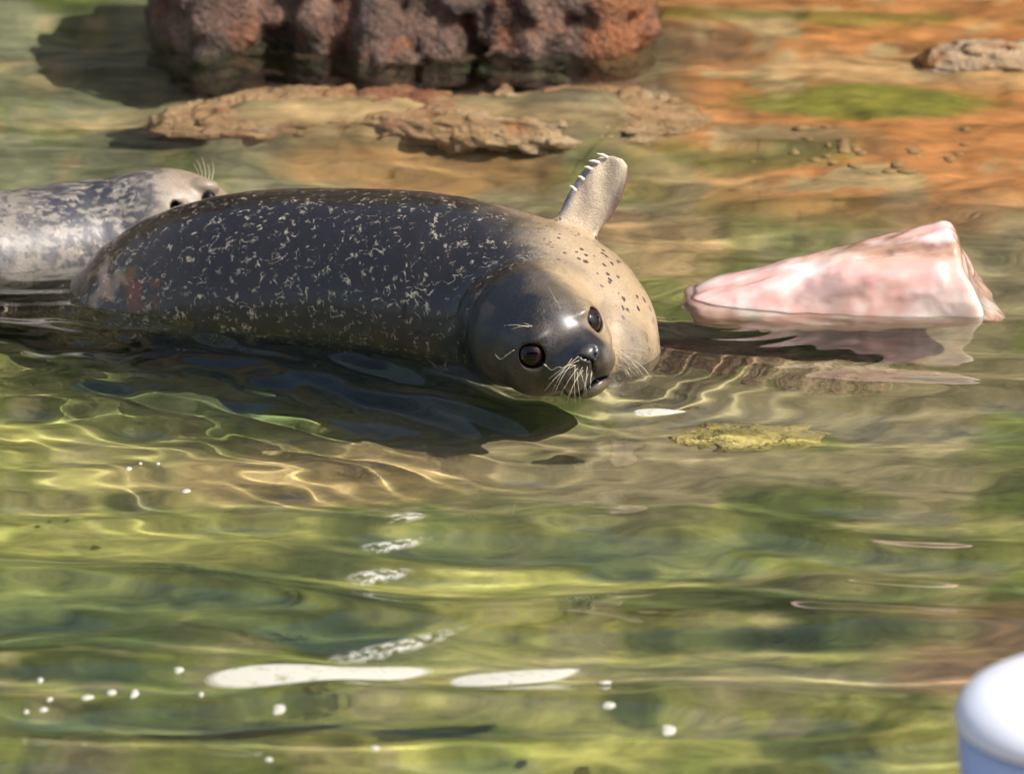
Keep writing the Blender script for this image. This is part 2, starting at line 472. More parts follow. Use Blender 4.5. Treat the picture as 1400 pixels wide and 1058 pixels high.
# ------------------------------------------------------------------ water surface
def water_height(x, y):
    r = np.random.RandomState(5)
    h = np.zeros_like(x)
    # small wind ripples: crests mostly across the view
    for i in range(26):
        lam = 0.085 * (1.17 ** (i * 0.6)) * r.uniform(0.85, 1.15)
        a = r.normal(math.pi / 2, 0.30); k = 2 * math.pi / lam
        kx, ky = k * math.cos(a), k * math.sin(a)
        ph = r.uniform(0, 6.28) + 1.6 * vnoise(x * 1.7 + i * 7, y * 1.7 - i * 3)
        amp = 0.0050 * lam * (0.55 + 0.45 * min(1, lam / 0.25)) * np.clip(0.55 + 0.9 * vnoise(x * 1.3 + 31 * i, y * 1.1 + 11 * i), 0.05, 1.4)
        h += amp * np.sin(kx * x + ky * y + ph)
    # near the viewer longer, rounder swells
    nr = sstep(-0.25, -1.0, y)
    h += nr * 0.006 * np.sin(2 * math.pi * (y * 3.1 + 0.35 * x) + 2.2 * vnoise(x * 1.9, y * 1.9))
    h += nr * 0.0025 * np.sin(2 * math.pi * (y * 5.3 - 0.5 * x) + 2.6 * vnoise(x * 2.9 + 5, y * 2.9))
    # wake running off the seal's flank, crests parallel to its body
    a = Wt(130, 412); b = Wt(660, 530)
    ax = (b - a)[:2]; L = np.linalg.norm(ax); ax /= L; nx_ = np.array([ax[1], -ax[0]])
    if nx_[1] > 0: nx_ = -nx_
    s = (x - a[0]) * ax[0] + (y - a[1]) * ax[1]; d = (x - a[0]) * nx_[0] + (y - a[1]) * nx_[1]
    env = sstep(-0.15, 0.15, s) * sstep(L + 0.30, L - 0.10, s) * np.exp(-np.maximum(d - 0.05, 0) / 0.20) * sstep(-0.10, 0.04, d)
    wob = 0.03 * vnoise(x * 5, y * 5) + 0.015 * vnoise(x * 13, y * 13 + 4)
    h += env * 0.0048 * np.sin(2 * math.pi * (d + wob + 0.12 * s) / 0.135)
    h += env * 0.0022 * np.sin(2 * math.pi * (d * 0.9 + 1.3 * wob - 0.25 * s) / 0.083)
    h += env * 0.0012 * np.sin(2 * math.pi * (d + 0.6 * wob - 0.1 * s) / 0.052)
    # hump of water pushed up against the back
    q = Wt(272, 404); u = (x - q[0]) * ax[0] + (y - q[1]) * ax[1]; v = (x - q[0]) * nx_[0] + (y - q[1]) * nx_[1]
    h += 0.030 * np.exp(-(np.maximum(u, 0) / 0.05) ** 2 - (np.minimum(u, 0) / 0.085) ** 2 - ((v - 0.01) / 0.055) ** 2)
    q = Wt(700, 548); h += 0.009 * np.exp(-((x - q[0]) / 0.16) ** 2 - ((y - q[1]) / 0.12) ** 2)
    # ripples spreading from the chin and from the ice
    for (cx_, cy_), am, lam, dec in ((Wt(850, 545)[:2], 0.0007, 0.06, 0.12), (Wt(1000, 430)[:2], 0.0016, 0.055, 0.14), (Wt(60, 360)[:2], 0.003, 0.07, 0.2)):
        rr = np.hypot(x - cx_, y - cy_) + 0.02 * vnoise(x * 7 + 3, y * 7)
        h += am * np.sin(2 * math.pi * rr / lam + 2 * vnoise(x * 4, y * 4)) * np.exp(-rr / dec) * sstep(0.03, 0.1, rr)
    return h

wx = axis(-1.0, 1.0, 0.005, -9, 9, 1.3); wy = axis(-1.75, 2.4, 0.0062, -5.2, 4.9, 1.3)
X, Y = np.meshgrid(wx, wy, indexing='ij'); x, y = X.ravel(), Y.ravel()
water = mesh_obj('water', np.stack([x, y, water_height(x, y)], 1), grid_faces(len(wx), len(wy)), mat_water())
tag(water, 'clear rippled pool water over green algae and orange rock', kind='structure')
water.cycles.is_caustics_caster = True

# ground far beyond the pool
g = 300.0
gr = mesh_obj('ground', [(-g, -g, -0.7), (g, -g, -0.7), (g, g, -0.7), (-g, g, -0.7)], [(0, 1, 2, 3)],
              mat_plain('dry_soil', (0.16, 0.13, 0.1), 0.9), smooth=False)
tag(gr, 'flat brown ground around the pool', kind='structure')

# ------------------------------------------------------------------ rocks
ROCK = mat_rock('wet_red_rock', 0.5)
STONE = mat_rock('submerged_stone', 0.7, 0.5)

def rock_cols(v, pal, s=9.0, seed=0.0):
    n1 = fbm(v[:, 0] * s + seed, v[:, 1] * s, v[:, 2] * s, 4); n2 = fbm(v[:, 0] * s * 1.7 + 50 + seed, v[:, 1] * s * 1.7, v[:, 2] * s * 1.7, 4)
    c = np.outer(np.ones(len(v)), pal[0]); c = mix(c, pal[1], sstep(-0.1, 0.35, n1)); c = mix(c, pal[2], sstep(0.1, 0.4, n2) * 0.9)
    return c

def rock_from(name, lumps, h, amp, freq, pal, label, cat='rock', group=None, mat=None, k=0.05, seed=0.0, flat=None, paint=None):
    lumps = [(np.asarray(c, float), np.asarray(r, float)) for c, r in lumps]
    lo = np.min([c - r for c, r in lumps], 0) - amp * 1.5 - h * 5; hi = np.max([c + r for c, r in lumps], 0) + amp * 1.5 + h * 5
    def f(p):
        d = None
        for c, r in lumps:
            e = sd_ell(p, c, r); d = e if d is None else smin(d, e, k)
        q = p * freq
        ridg = 1 - 2 * np.abs(fbm(q[:, 0] + seed, q[:, 1], q[:, 2], 4))
        return d + amp * (0.55 * ridg - 0.5) + amp * 0.5 * fbm(q[:, 0] * 3.1, q[:, 1] * 3.1, q[:, 2] * 3.1, 3)
    v, q = polygonise(f, lo, hi, h, newton=1)
    c = rock_cols(v, pal, seed=seed)
    if paint is not None: c = paint(v, c)
    o = mesh_obj(name, v, q, mat or ROCK, cols={'Col': c}, loc=(float(np.mean(v[:, 0])), float(np.mean(v[:, 1])), float(v[:, 2].min())))
    o.cycles.is_caustics_receiver = True
    return tag(o, label, cat, group)

w0 = Wt(550, 86)
rx = 340 * PX * 1.12
pal_r = (lin(104, 82, 70), lin(146, 116, 98), lin(134, 86, 58))
lumps = []
rng = random.Random(4)
for px, rr, dy, hz in ((285, 75, 0.0, .40), (345, 95, 0.06, .52), (430, 60, 0.0, .35), (520, 110, 0.03, .5), (520, 70, -0.05, .22), (640, 90, 0.06, .48), (610, 50, -0.03, .3), (720, 95, -0.03, .4), (800, 60, 0.03, .5), (835, 62, -0.02, .36)):
    c = Wt(px, 84); lumps.append(((c[0], c[1] + 0.26 + dy, -0.05), (rr * PX * 1.12, 0.2, 0.12 + 0.4 * hz)))
def paint_back(v, c):
    px, py = project(v)
    n = fbm(v[:, 0] * 12, v[:, 1] * 12, v[:, 2] * 12, 4)
    c = mix(c, lin(176, 110, 56), sstep(0.35, 0.75, sstep(760, 840, px) + 0.8 * n) * 0.5)
    c = mix(c, lin(52, 46, 40), sstep(0.25, 0.5, n + 0.2 * sstep(0.02, -0.02, v[:, 2])) * 0.7)
    c = mix(c, lin(60, 72, 38), sstep(0.02, -0.05, v[:, 2]) * 0.8)
    return c
rock_from('boulder', lumps, 0.012, 0.040, 8.0, pal_r, 'large red brown boulder with vertical cracks rising out of the water', 'boulder', k=0.07, paint=paint_back)

# low ledge breaking the surface in front of the boulder
pal_l = (lin(186, 150, 110), lin(206, 178, 142), lin(176, 122, 84))
lumps = []
for px, py, rxp, up in ((330, 135, 110, .006), (430, 128, 110, .012), (545, 132, 80, .016), (580, 140, 70, .016), (700, 140, 150, .004), (830, 132, 120, .0)):
    c = Wt(px, py); lumps.append(((c[0], c[1] + 0.02, -0.130 + up), (rxp * PX * 1.2, 0.075 + 0.0004 * rxp, 0.050)))
def paint_ledge(v, c):
    px, py = project(v)
    n = fbm(v[:, 0] * 20, v[:, 1] * 20, v[:, 2] * 20, 4)
    c = mix(c, lin(140, 80, 56), blob(px, py, 560, 148, 70, 22, 0.8 * n) * 0.85)
    c = mix(c, lin(130, 98, 84), blob(px, py, 420, 118, 160, 13, 0.9 * n) * 0.8)
    c = mix(c, lin(206, 150, 84), blob(px, py, 700, 128, 120, 14, 0.6 * n) * 0.7)
    return c
rock_from('rock_ledge', lumps, 0.008, 0.034, 14.0, pal_l, 'low tan rock ledge barely breaking the surface in front of the boulder', 'rock', k=0.05, seed=4.0, paint=paint_ledge, mat=STONE)

# pale rubble on the shallow orange shelf
c0 = Wt(1350, 70)
rock_from('shelf_rock', [((c0[0], c0[1] + 0.05, -0.100), (0.11, 0.07, 0.072)), ((c0[0] + 0.14, c0[1] + 0.06, -0.102), (0.10, 0.07, 0.076))],
          0.009, 0.03, 14.0, (lin(216, 184, 152), lin(226, 204, 178), lin(210, 152, 106)),
          'pale pinkish rock surfacing on the shallow orange shelf', 'rock', seed=8.0, mat=STONE)

def on_bed(px, py):
    w = Wt(px, py); zb = -0.2
    for _ in range(4): zb = float(bed_height(np.array([w[0]]), np.array([w[1] - zb]))[0])
    return np.array([w[0], w[1] - zb, zb])
for i, (a, b, rx_, ry_, rz_, pal, lab) in enumerate((
        (1060, 590, 0.11, 0.10, 0.05, (lin(164, 150, 86), lin(190, 174, 108), lin(130, 116, 72)), 'flat yellow green stone lying underwater before the seal'),
        (1170, 520, 0.15, 0.11, 0.045, (lin(146, 126, 98), lin(164, 146, 112), lin(120, 118, 66)), 'flat brown stone lying underwater in front of the ice'),
        (960, 490, 0.12, 0.07, 0.05, (lin(128, 104, 82), lin(146, 120, 94), lin(110, 98, 66)), 'dark reddish stone underwater between seal and ice'),
        )):
    w = on_bed(a, b)
    rock_from('stone', [((w[0], w[1], w[2] - 0.7 * rz_), (rx_ * 1.3, ry_ * 1.2, rz_)), ((w[0] + 0.6 * rx_, w[1] - 0.3 * ry_, w[2] - 0.7 * rz_), (0.8 * rx_, 0.8 * ry_, 0.8 * rz_))], 0.009, 0.02, 16.0, pal, lab, 'stone', mat=STONE, seed=20.0 + i)
rp = random.Random(3)
peb0 = None
for i in range(34):
    a, b = rp.gauss(1170, 75), rp.gauss(208, 16)
    w = on_bed(a, b)
    if peb0 is None:
        bmv, bmf = [], []
        n_, m_ = 10, 6
        for j in range(m_ + 1):
            for k in range(n_):
                th, ph = math.pi * j / m_, 2 * math.pi * k / n_
                r_ = 1 + 0.13 * math.sin(3 * ph + j) + 0.08 * math.cos(2 * th + k)
                bmv.append((r_ * math.sin(th) * math.cos(ph) * 0.013, r_ * math.sin(th) * math.sin(ph) * 0.012, r_ * math.cos(th) * 0.008))
        for j in range(m_):
            for k in range(n_): bmf.append((j * n_ + k, j * n_ + (k + 1) % n_, (j + 1) * n_ + (k + 1) % n_, (j + 1) * n_ + k))
        peb0 = mesh_obj('pebble', bmv, bmf, mat_plain('pale_pebble', tuple(lin(160, 128, 86)), 0.85)); o = peb0
        o.cycles.is_caustics_receiver = True
    else:
        o = peb0.copy(); COL.objects.link(o)
    sc_ = rp.uniform(0.35, 1.1) * rp.uniform(0.7, 1.1); o.location = (w[0], w[1], w[2] + 0.001); o.scale = (sc_ * 1.2, sc_, sc_); o.rotation_euler = (0, 0, rp.uniform(0, 6.28))
    tag(o, 'small pale pebble on the submerged orange shelf below the moss strip', 'pebble', 'pebbles on the orange shelf')

# far rock wall seen in reflections, plus an added unseen one behind the camera
def cliff(name, pts, hgt, label, seed):
    n, m = 150, 44
    pts = np.array(pts, float); P_ = crom(np.hstack([pts, np.zeros((len(pts), 2))]), n)[:, :2]
    V = []
    tang = np.gradient(P_, axis=0); nrm = np.stack([-tang[:, 1], tang[:, 0]], 1); nrm /= np.linalg.norm(nrm, axis=1)[:, None]
    for i in range(n):
        for j in range(m):
            t = j / (m - 1)
            if t < 0.75: zz = -0.65 + (hgt + 0.65) * (t / 0.75); off = 0.35 * (t / 0.75) ** 1.5
            else: zz = hgt + 0.1 * (t - 0.75); off = 0.35 + (t - 0.75) * 8.0
            V.append((P_[i, 0] + nrm[i, 0] * off, P_[i, 1] + nrm[i, 1] * off, zz))
    V = np.array(V); nf = fbm(V[:, 0] * 1.3 + seed, V[:, 1] * 1.3, V[:, 2] * 1.3, 5)
    ridg = 0.5 - np.abs(fbm(V[:, 0] * 0.8, V[:, 1] * 0.8 + seed, V[:, 2] * 0.8, 4)) * 2
    nn = np.repeat(nrm, m, axis=0)
    V[:, :2] += nn * (0.35 * nf + 0.3 * ridg)[:, None]
    V[:, 2] += 0.35 * nf * sstep(0.2, 1.5, V[:, 2])
    o = mesh_obj(name, V, grid_faces(n, m), ROCK, cols={'Col': rock_cols(V, (lin(92, 84, 70), lin(120, 104, 84), lin(84, 88, 58)), 2.0, seed)})
    return tag(o, label, 'rock wall')
cliff('rock_wall', [(-9.5, 3.6), (-5, 3.9), (-2, 3.6), (0.5, 3.8), (3, 3.5), (6, 3.9), (9.5, 3.4)], 2.9, 'tall brown rock wall closing the pool behind the boulder', 2.0)
cliff('rock_wall', [(16, -15.5), (9, -16), (3, -15.4), (-3, -16), (-9, -15.5), (-16, -16)], 7.0, 'unseen brown wall added behind the viewer to darken reflections on the seal', 6.0)  # added to keep bright low sky out of the flank's reflections

# ================================================================== SEALS
def head_frame(eye_mid, e, pitch):
    """camera-space eye axis -> world forward / up / side axes of the head"""
    tow = np.array([0, 0, 1.0]); e = e / np.linalg.norm(e)
    a = tow - (tow @ e) * e; a /= np.linalg.norm(a); b = np.cross(e, a)
    if b[1] > 0: b = -b
    f = math.cos(pitch) * a + math.sin(pitch) * b; u = -(-math.sin(pitch) * a + math.cos(pitch) * b)
    tw = lambda v: RIGHT * v[0] + UP * v[1] + TOW * v[2]
    return np.asarray(eye_mid), np.stack([tw(f), tw(u), tw(e)], 0)

# ---- the spotted seal lying on its side
HO, HR = head_frame(P(764, 461, 0.062), np.array([82.0, 47.0, -36.0]), math.radians(24))
hw = lambda f, u, e: HO + f * HR[0] + u * HR[1] + e * HR[2]
EYE_R = 0.0232
EYES = [hw(0.0005, 0.0, s * 0.0488) for s in (-1, 1)]

body_ctrl = []
for px, py, Z, R in ((-110, 560, -0.64, 0.030), (0, 545, -0.59, 0.055), (92, 525, -0.54, 0.088), (165, 482, -0.49, 0.130), (240, 428, -0.45, 0.152), (340, 406, -0.40, 0.163),
                     (460, 404, -0.345, 0.166), (580, 412, -0.27, 0.168), (680, 428, -0.215, 0.160), (760, 452, -0.17, 0.148), (800, 488, -0.13, 0.115)):
    w = P(px, py, Z); body_ctrl.append((w[0], w[1], w[2], R))
BODY = crom(body_ctrl, 30)
FLIP_POLY = [(760, 300), (770, 275), (779, 258), (793, 236), (806, 222), (820, 212), (838, 211), (852, 216), (860, 226), (858, 250), (850, 275), (836, 298), (818, 318), (806, 334), (780, 330)]
FLIP_Z = -0.20
FLIP_N = np.array([-0.28, 0.12, 0.95]); FLIP_N = FLIP_N / np.linalg.norm(FLIP_N)

def sd_head(p):
    q = (p - HO) @ HR.T
    aq = q.copy(); aq[:, 2] = np.abs(aq[:, 2])
    E = lambda c, r, s=q: sd_ell(s, np.array(c), np.array(r))
    d = E((-0.066, -0.010, 0), (0.098, 0.084, 0.090))
    d = smin(d, E((-0.014, -0.008, 0), (0.042, 0.046, 0.066)), 0.045)
    d = smin(d, E((-0.024, -0.040, 0.036), (0.050, 0.046, 0.048), aq), 0.04)
    d = smin(d, E((0.034, -0.024, 0), (0.050, 0.033, 0.042)), 0.03)
    d = smin(d, E((0.050, -0.037, 0.0235), (0.033, 0.0295, 0.0275), aq), 0.018)
    d = smin(d, E((0.070, -0.014, 0), (0.018, 0.015, 0.022)), 0.022)
    d = smin(d, E((0.036, -0.070, 0), (0.040, 0.021, 0.036)), 0.018)
    d = smin(d, E((0.008, 0.024, 0.038), (0.018, 0.008, 0.020), aq), 0.016)        # brow
    # sockets and lids
    ec = np.array((0.0005, 0.0, 0.0488)); od = np.array((0.84, 0.10, 0.52)); od = od / np.linalg.norm(od)
    le = np.linalg.norm(aq - ec, axis=1)
    al = (aq - ec) @ od
    d = smin(d, le - 0.0250, 0.016)
    op = np.linalg.norm((aq - ec) - al[:, None] * od, axis=1)
    d = smax(d, -np.maximum(op - 0.0196, -al), 0.007)                               # round eye opening
    # nostrils, philtrum, mouth
    ns = np.array((0.0868, -0.0120, 0.0100)); r = aq - ns
    rt = np.stack([r[:, 0], r[:, 1] * 0.75 + r[:, 2] * 0.66, -r[:, 1] * 0.66 + r[:, 2] * 0.75], 1)
    d = smax(d, -sd_ell(rt, np.zeros(3), np.array((0.009, 0.0110, 0.0018))), 0.003)
    d = smax(d, -E((0.084, -0.040, 0), (0.013, 0.021, 0.0024)), 0.004)
    mq = q.copy(); mq[:, 1] += 9.0 * mq[:, 2] ** 2
    d = smax(d, -sd_ell(mq, np.array((0.050, -0.0610, 0)), np.array((0.040, 0.0018, 0.040))), 0.005)
    d = d - 0.004 * sstep(0.02, -0.05, q[:, 2]) * np.exp(-((q[:, 0] + 0.135 + 0.3 * q[:, 1]) / 0.014) ** 2)
    return d

def sd_seal(p):
    d = sd_chain(p, BODY)
    # neck bending round towards the viewer
    d = smin(d, sd_cone(p, P(716, 444, -0.13), hw(-0.090, -0.016, 0), 0.132, 0.090), 0.06)
    kq = sstep(-0.025, -0.095, (p - HO) @ HR[0])
    d = smin(d, sd_head(p), 0.014 + 0.075 * kq)
    # raised fore flipper
    r = p - CAM; zz = -(r @ TOW)
    fp = np.stack([700 + (r @ RIGHT) / PX, 529 - (r @ UP) / PX], 1)
    w0 = P(815, 300, FLIP_Z); rel = p - w0
    lz = rel @ TOW - (-(FLIP_N[0] * (rel @ RIGHT) + FLIP_N[1] * (rel @ UP)) / FLIP_N[2])
    lz = lz * FLIP_N[2]
    lx = rel @ RIGHT; ly = rel @ UP
    d2 = sd_poly(lx, ly, [((a - 815) * PX, (300 - b) * PX) for a, b in FLIP_POLY]) + 0.007
    th = 0.0045 + 0.006 * sstep(-0.01, 0.045, lx - 0.28 * ly) + 0.004 * sstep(0.05, -0.03, ly)
    lz2 = lz - 0.002 * np.cos(lx * 160 + 1.0) * sstep(-0.01, 0.05, ly)
    e = np.stack([d2, np.abs(lz2) - th], 1)
    fl = np.linalg.norm(np.maximum(e, 0), axis=1) + np.minimum(e.max(1), 0) - 0.006
    d = smin(d, fl, 0.03)
    return d

lo = BODY[:, :3].min(0) - BODY[:, 3].max() - 0.03; hi = BODY[:, :3].max(0) + BODY[:, 3].max() + 0.05
lo[0] = BODY[0, 0] - 0.06
lo[1] = min(lo[1], (hw(0.1, 0, 0))[1] - 0.06); hi[2] = max(hi[2], P(838, 205, FLIP_Z)[2] + 0.03); lo[2] = BODY[:, 2].min() - 0.1
sv, sq = polygonise(sd_seal, lo, hi, 0.0032)

# pigment
px, py = project(sv)
n1 = fbm(sv[:, 0] * 14, sv[:, 1] * 14, sv[:, 2] * 14, 4); n2 = fbm(sv[:, 0] * 40, sv[:, 1] * 40, sv[:, 2] * 40, 3)
q = (sv - HO) @ HR.T
inhead = sstep(0.012, -0.012, sd_head(sv) - 0.03) * sstep(-0.14, -0.085, q[:, 0] + 0.02 * n1)
dorsal, cream = lin(34, 29, 25), lin(176, 152, 118)
s_cream = (px - (690 + (py - 270) * 0.86)) + 42 * n1 + 18 * n2
cm = sstep(-50, 55, s_cream)
c = mix(np.outer(np.ones(len(sv)), dorsal), lin(74, 66, 56), sstep(300, 150, px) * 0.6)
c = mix(c, lin(124, 114, 98), sstep(-90, 10, s_cream) * 0.55)
c = mix(c, cream, cm)
# head
hc = np.outer(np.ones(len(sv)), lin(27, 25, 24))
aq2 = np.abs(q[:, 2])
hc = mix(hc, lin(66, 57, 42), sstep(-0.005, -0.05, q[:, 1] + 0.012 * n1) * 0.8)
hc = mix(hc, lin(100, 86, 66), sstep(0.0, 0.04, q[:, 2] + 0.02 * n1) * sstep(0.0, 0.02, q[:, 1]) * 0.6)
hc = mix(hc, lin(174, 150, 116), sstep(0.038, 0.075, q[:, 2] + 0.015 * n1))
de0 = np.linalg.norm(sv - EYES[0], axis=1); de1 = np.linalg.norm(sv - EYES[1], axis=1); de = np.minimum(de0, de1)
hc = mix(hc, lin(150, 130, 100), sstep(0.046, 0.026, de1 + 0.010 * n1) * 0.8)
hc = mix(hc, lin(74, 64, 50), sstep(0.042, 0.026, de0 + 0.012 * n1) * 0.5)
hc = mix(hc, lin(38, 36, 36), sstep(0.025, 0.06, q[:, 0] + 0.006 * n1) * sstep(0.05, 0.03, aq2) * sstep(-0.06, -0.045, q[:, 1]) * 0.85)
hc = mix(hc, lin(100, 90, 76), sstep(0.035, 0.055, q[:, 0]) * sstep(0.012, 0.026, aq2) * sstep(-0.012, -0.026, q[:, 1]) * 0.8)
hc = mix(hc, lin(150, 126, 96), sstep(0.030, 0.045, q[:, 2]) * sstep(0.02, 0.045, q[:, 0]) * 0.8)
hc = mix(hc, lin(84, 72, 54), sstep(0.05, 0.45, n1 + 0.7 * n2) * 0.4)
hc = mix(hc, lin(24, 22, 23), sstep(0.066, 0.076, q[:, 0]) * sstep(-0.032, -0.024, q[:, 1]) * sstep(0.026, 0.018, aq2))
hc = mix(hc, lin(122, 104, 76), sstep(-0.058, -0.068, q[:, 1]) * sstep(-0.01, 0.02, q[:, 0]) * 0.85)
hc = mix(hc, lin(12, 10, 10), sstep(0.007, 0.003, np.abs(q[:, 1] + 9.0 * q[:, 2] ** 2 + 0.061)) * sstep(0.04, 0.06, q[:, 0]))
hc = mix(hc, lin(20, 18, 18), sstep(0.0285, 0.0245, de))
cheek = inhead * sstep(-0.01, -0.04, q[:, 1]) * sstep(-0.02, -0.04, q[:, 2])
c = mix(c, hc, inhead)
# flipper
fm = sstep(330, 305, py) * sstep(755, 775, px) * sstep(0.0, 0.015, sd_chain(sv, BODY))
c = mix(c, lin(206, 186, 156), fm)
c = mix(c, lin(104, 76, 62), fm * sstep(-2, 14, (px - 838) + (py - 260) * 0.42))
c = mix(c, lin(128, 122, 126), fm * sstep(6, -4, px - (818 - (py - 215) * 0.62)))
# algae and rust stains near the hip
c = mix(c, lin(64, 84, 24), blob(px, py, 178, 374, 16, 9, 1.8 * n2) * 0.6)
c = mix(c, lin(112, 62, 44), blob(px, py, 188, 395, 15, 18, 2.2 * n2) * 0.6)
c = mix(c, lin(150, 128, 108), blob(px, py, 143, 385, 16, 28, 2.0 * n2) * 0.7)
fleck = (1 - cm * 0.9) * (1 - inhead) * (1 - fm)
spot = np.clip(cm * 1.1 - 0.15, 0, 1) * (1 - sstep(0.5, 0.9, inhead)) * (1 - fm)
spot = np.maximum(spot, 0.8 * cheek)
rough = cm * 0.55 + fm * 0.3 + inhead * 0.5
seal = empty('seal', (float(P(560, 420, -0.28)[0]), float(P(560, 420, -0.28)[1]), -0.17))
tag(seal, 'dark spotted seal rolled on its side with flipper raised and face turned to the viewer', 'seal')
MS = mat_seal('wet_dark_seal_fur', 60, tuple(lin(168, 158, 138)), tuple(lin(34, 28, 26)), fw=0.05)
sb = mesh_obj('body', sv, sq, MS, seal, cols={'Col': np.clip(c, 0.005, 0.8), 'fleck': fleck, 'spot': spot, 'rough': rough}, loc=np.array(seal.location))
sb.cycles.is_caustics_receiver = True

# eyes
def uv_sphere(c, r, axis, nu=24, nv=16):
    axis = axis / np.linalg.norm(axis); a = np.cross(axis, [0.1, 0.2, 0.97]); a /= np.linalg.norm(a); b = np.cross(axis, a)
    V, F = [c + axis * r], []
    for i in range(1, nv):
        th = math.pi * i / nv
        for j in range(nu):
            ph = 2 * math.pi * j / nu
            V.append(c + r * (math.cos(th) * axis + math.sin(th) * (math.cos(ph) * a + math.sin(ph) * b)))
    V.append(c - axis * r)
    for j in range(nu): F.append((0, 1 + j, 1 + (j + 1) % nu))
    for i in range(nv - 2):
        for j in range(nu):
            F.append((1 + i * nu + j, 1 + (i + 1) * nu + j, 1 + (i + 1) * nu + (j + 1) % nu, 1 + i * nu + (j + 1) % nu))
    for j in range(nu): F.append((len(V) - 1, 1 + (nv - 2) * nu + (j + 1) % nu, 1 + (nv - 2) * nu + j))
    return V, F

te = NT('eye_gloss')
te.p(Base_Color=te.attr('Col', True), Roughness=0.04)
for s, e in zip((-1, 1), EYES):
    ax = 0.62 * HR[0] + 0.1 * HR[1] + s * 0.7 * HR[2]; ax = ax * 0.6 + TOW * 0.6
    v, f = uv_sphere(e, EYE_R, ax); v = np.array(v)
    ca = ((v - e) @ (ax / np.linalg.norm(ax))) / EYE_R
    cc = mix(np.outer(np.ones(len(v)), lin(46, 24, 20)), lin(8, 6, 6), sstep(0.84, 0.9, ca))
    cc = mix(cc, lin(18, 12, 12), sstep(0.25, 0.1, ca))
    mesh_obj('eye', v, f, te.m, seal, cols={'Col': cc}, loc=e)

# whiskers
MW = mat_plain('whisker', tuple(lin(226, 214, 184)), 0.35)
def surf(px, py, sdf=None, z0=0.25):
    """first hit of the sight line through a photo pixel with the body"""
    p = P(px, py, z0); d = p - CAM; d /= np.linalg.norm(d)
    for _ in range(160):
        e = float((sdf or sd_seal)(p[None])[0])
        if e < 0.0003: break
        p = p + d * e * 0.7
    return p
def whisker(root, tip, bend, r0):
    pts = [root + (tip - root) * t + bend * 4 * t * (1 - t) for t in np.linspace(0, 1, 8)]
    return tube(pts, [r0 * (1 - 0.8 * t) for t in np.linspace(0, 1, 8)], 5)
rw = random.Random(11)
def fan(roots, tips, n, dz, bend, nm, jit=8):
    parts = []
    for i in range(n):
        t = (i + rw.uniform(-0.4, 0.4)) / (n - 1) * (len(tips) - 1); t = min(max(t, 0), len(tips) - 1.001); k = int(t); f = t - k
        tx = [tips[k][j] * (1 - f) + tips[k + 1][j] * f for j in (0, 1)]
        ra = rw.uniform(0, 1); rb = rw.uniform(-1, 1)
        u = t / (len(tips) - 1) * (len(roots) - 1); u = min(u, len(roots) - 1.001); k = int(u); f = u - k
        rx_ = [roots[k][j] * (1 - f) + roots[k + 1][j] * f for j in (0, 1)]
        rx_ = [rx_[0] + jit * rb, rx_[1] + jit * rw.uniform(-1, 1)]
        root = surf(*rx_); L = rw.uniform(0.72, 1.05)
        tip = P(rx_[0] + (tx[0] - rx_[0]) * L, rx_[1] + (tx[1] - rx_[1]) * L, float((root - CAM * 0) @ TOW) + dz * rw.uniform(0.6, 1.4))
        parts.append(whisker(root - (tip - root) * 0.05, tip, RIGHT * bend[0] + UP * bend[1] + TOW * 0.003, 0.00036))
    v, f = join(parts)
    return tag(mesh_obj(nm, v, f, MW, seal, loc=v[0]), kind='stuff')
fan([(784, 494), (788, 502), (796, 508), (804, 506)], [(744, 522), (748, 536), (760, 547), (776, 552), (794, 553), (806, 545), (808, 528)], 15, 0.012, (-0.001, 0.002), 'whiskers')
fan([(846, 481), (851, 487), (852, 494), (848, 500)], [(893, 483), (899, 524), (889, 526), (878, 527), (866, 526), (856, 520)], 15, 0.012, (0.004, 0.004), 'whiskers')
fan([(722, 447), (728, 446)], [(676, 443), (690, 457), (712, 440)], 3, 0.012, (0, 0.002), 'brow_whiskers', 2)
fan([(764, 423), (772, 421)], [(748, 390), (755, 406), (772, 402)], 3, 0.012, (0.001, 0.001), 'brow_whiskers', 2)
# thin pale lines along the cheek
MB_ = mat_plain('pale_cheek', tuple(lin(214, 200, 160)), 0.15)
for line in (((677, 484), (681, 489), (685, 491), (692, 486), (698, 482), (703, 479), (712, 481)), ((739, 496), (745, 499), (750, 503), (755, 506), (763, 502), (770, 503), (776, 499), (787, 500))):
    pts = [surf(*a) for a in line]; n_ = len(pts)
    v, f = tube(crom(np.array(pts), n_ * 3), [0.0012 * (0.4 + 0.75 * rw.random()) for _ in range(n_ * 3)], 6)
    mesh_obj('pale_cheek_line', v, f, MB_, seal, loc=v[0])

# claws on the raised flipper
MC = mat_plain('claw_horn', tuple(lin(226, 220, 204)), 0.3)
for (a, b) in (((828, 213), (814, 209)), ((816, 220), (803, 219)), ((806, 229), (797, 227)), ((795, 243), (788, 240)), ((784, 258), (777, 253))):
    p0 = P(a[0] + 3, a[1] + 3, FLIP_Z + 0.004); p1 = P(b[0] + 2, b[1] + 1, FLIP_Z + 0.006)
    m = (p0 + p1) / 2 + UP * 0.0012
    v, f = tube([p0, m, p1], [0.0028, 0.0024, 0.0005], 8)
    mesh_obj('claw', v, f, MC, seal, loc=p0)

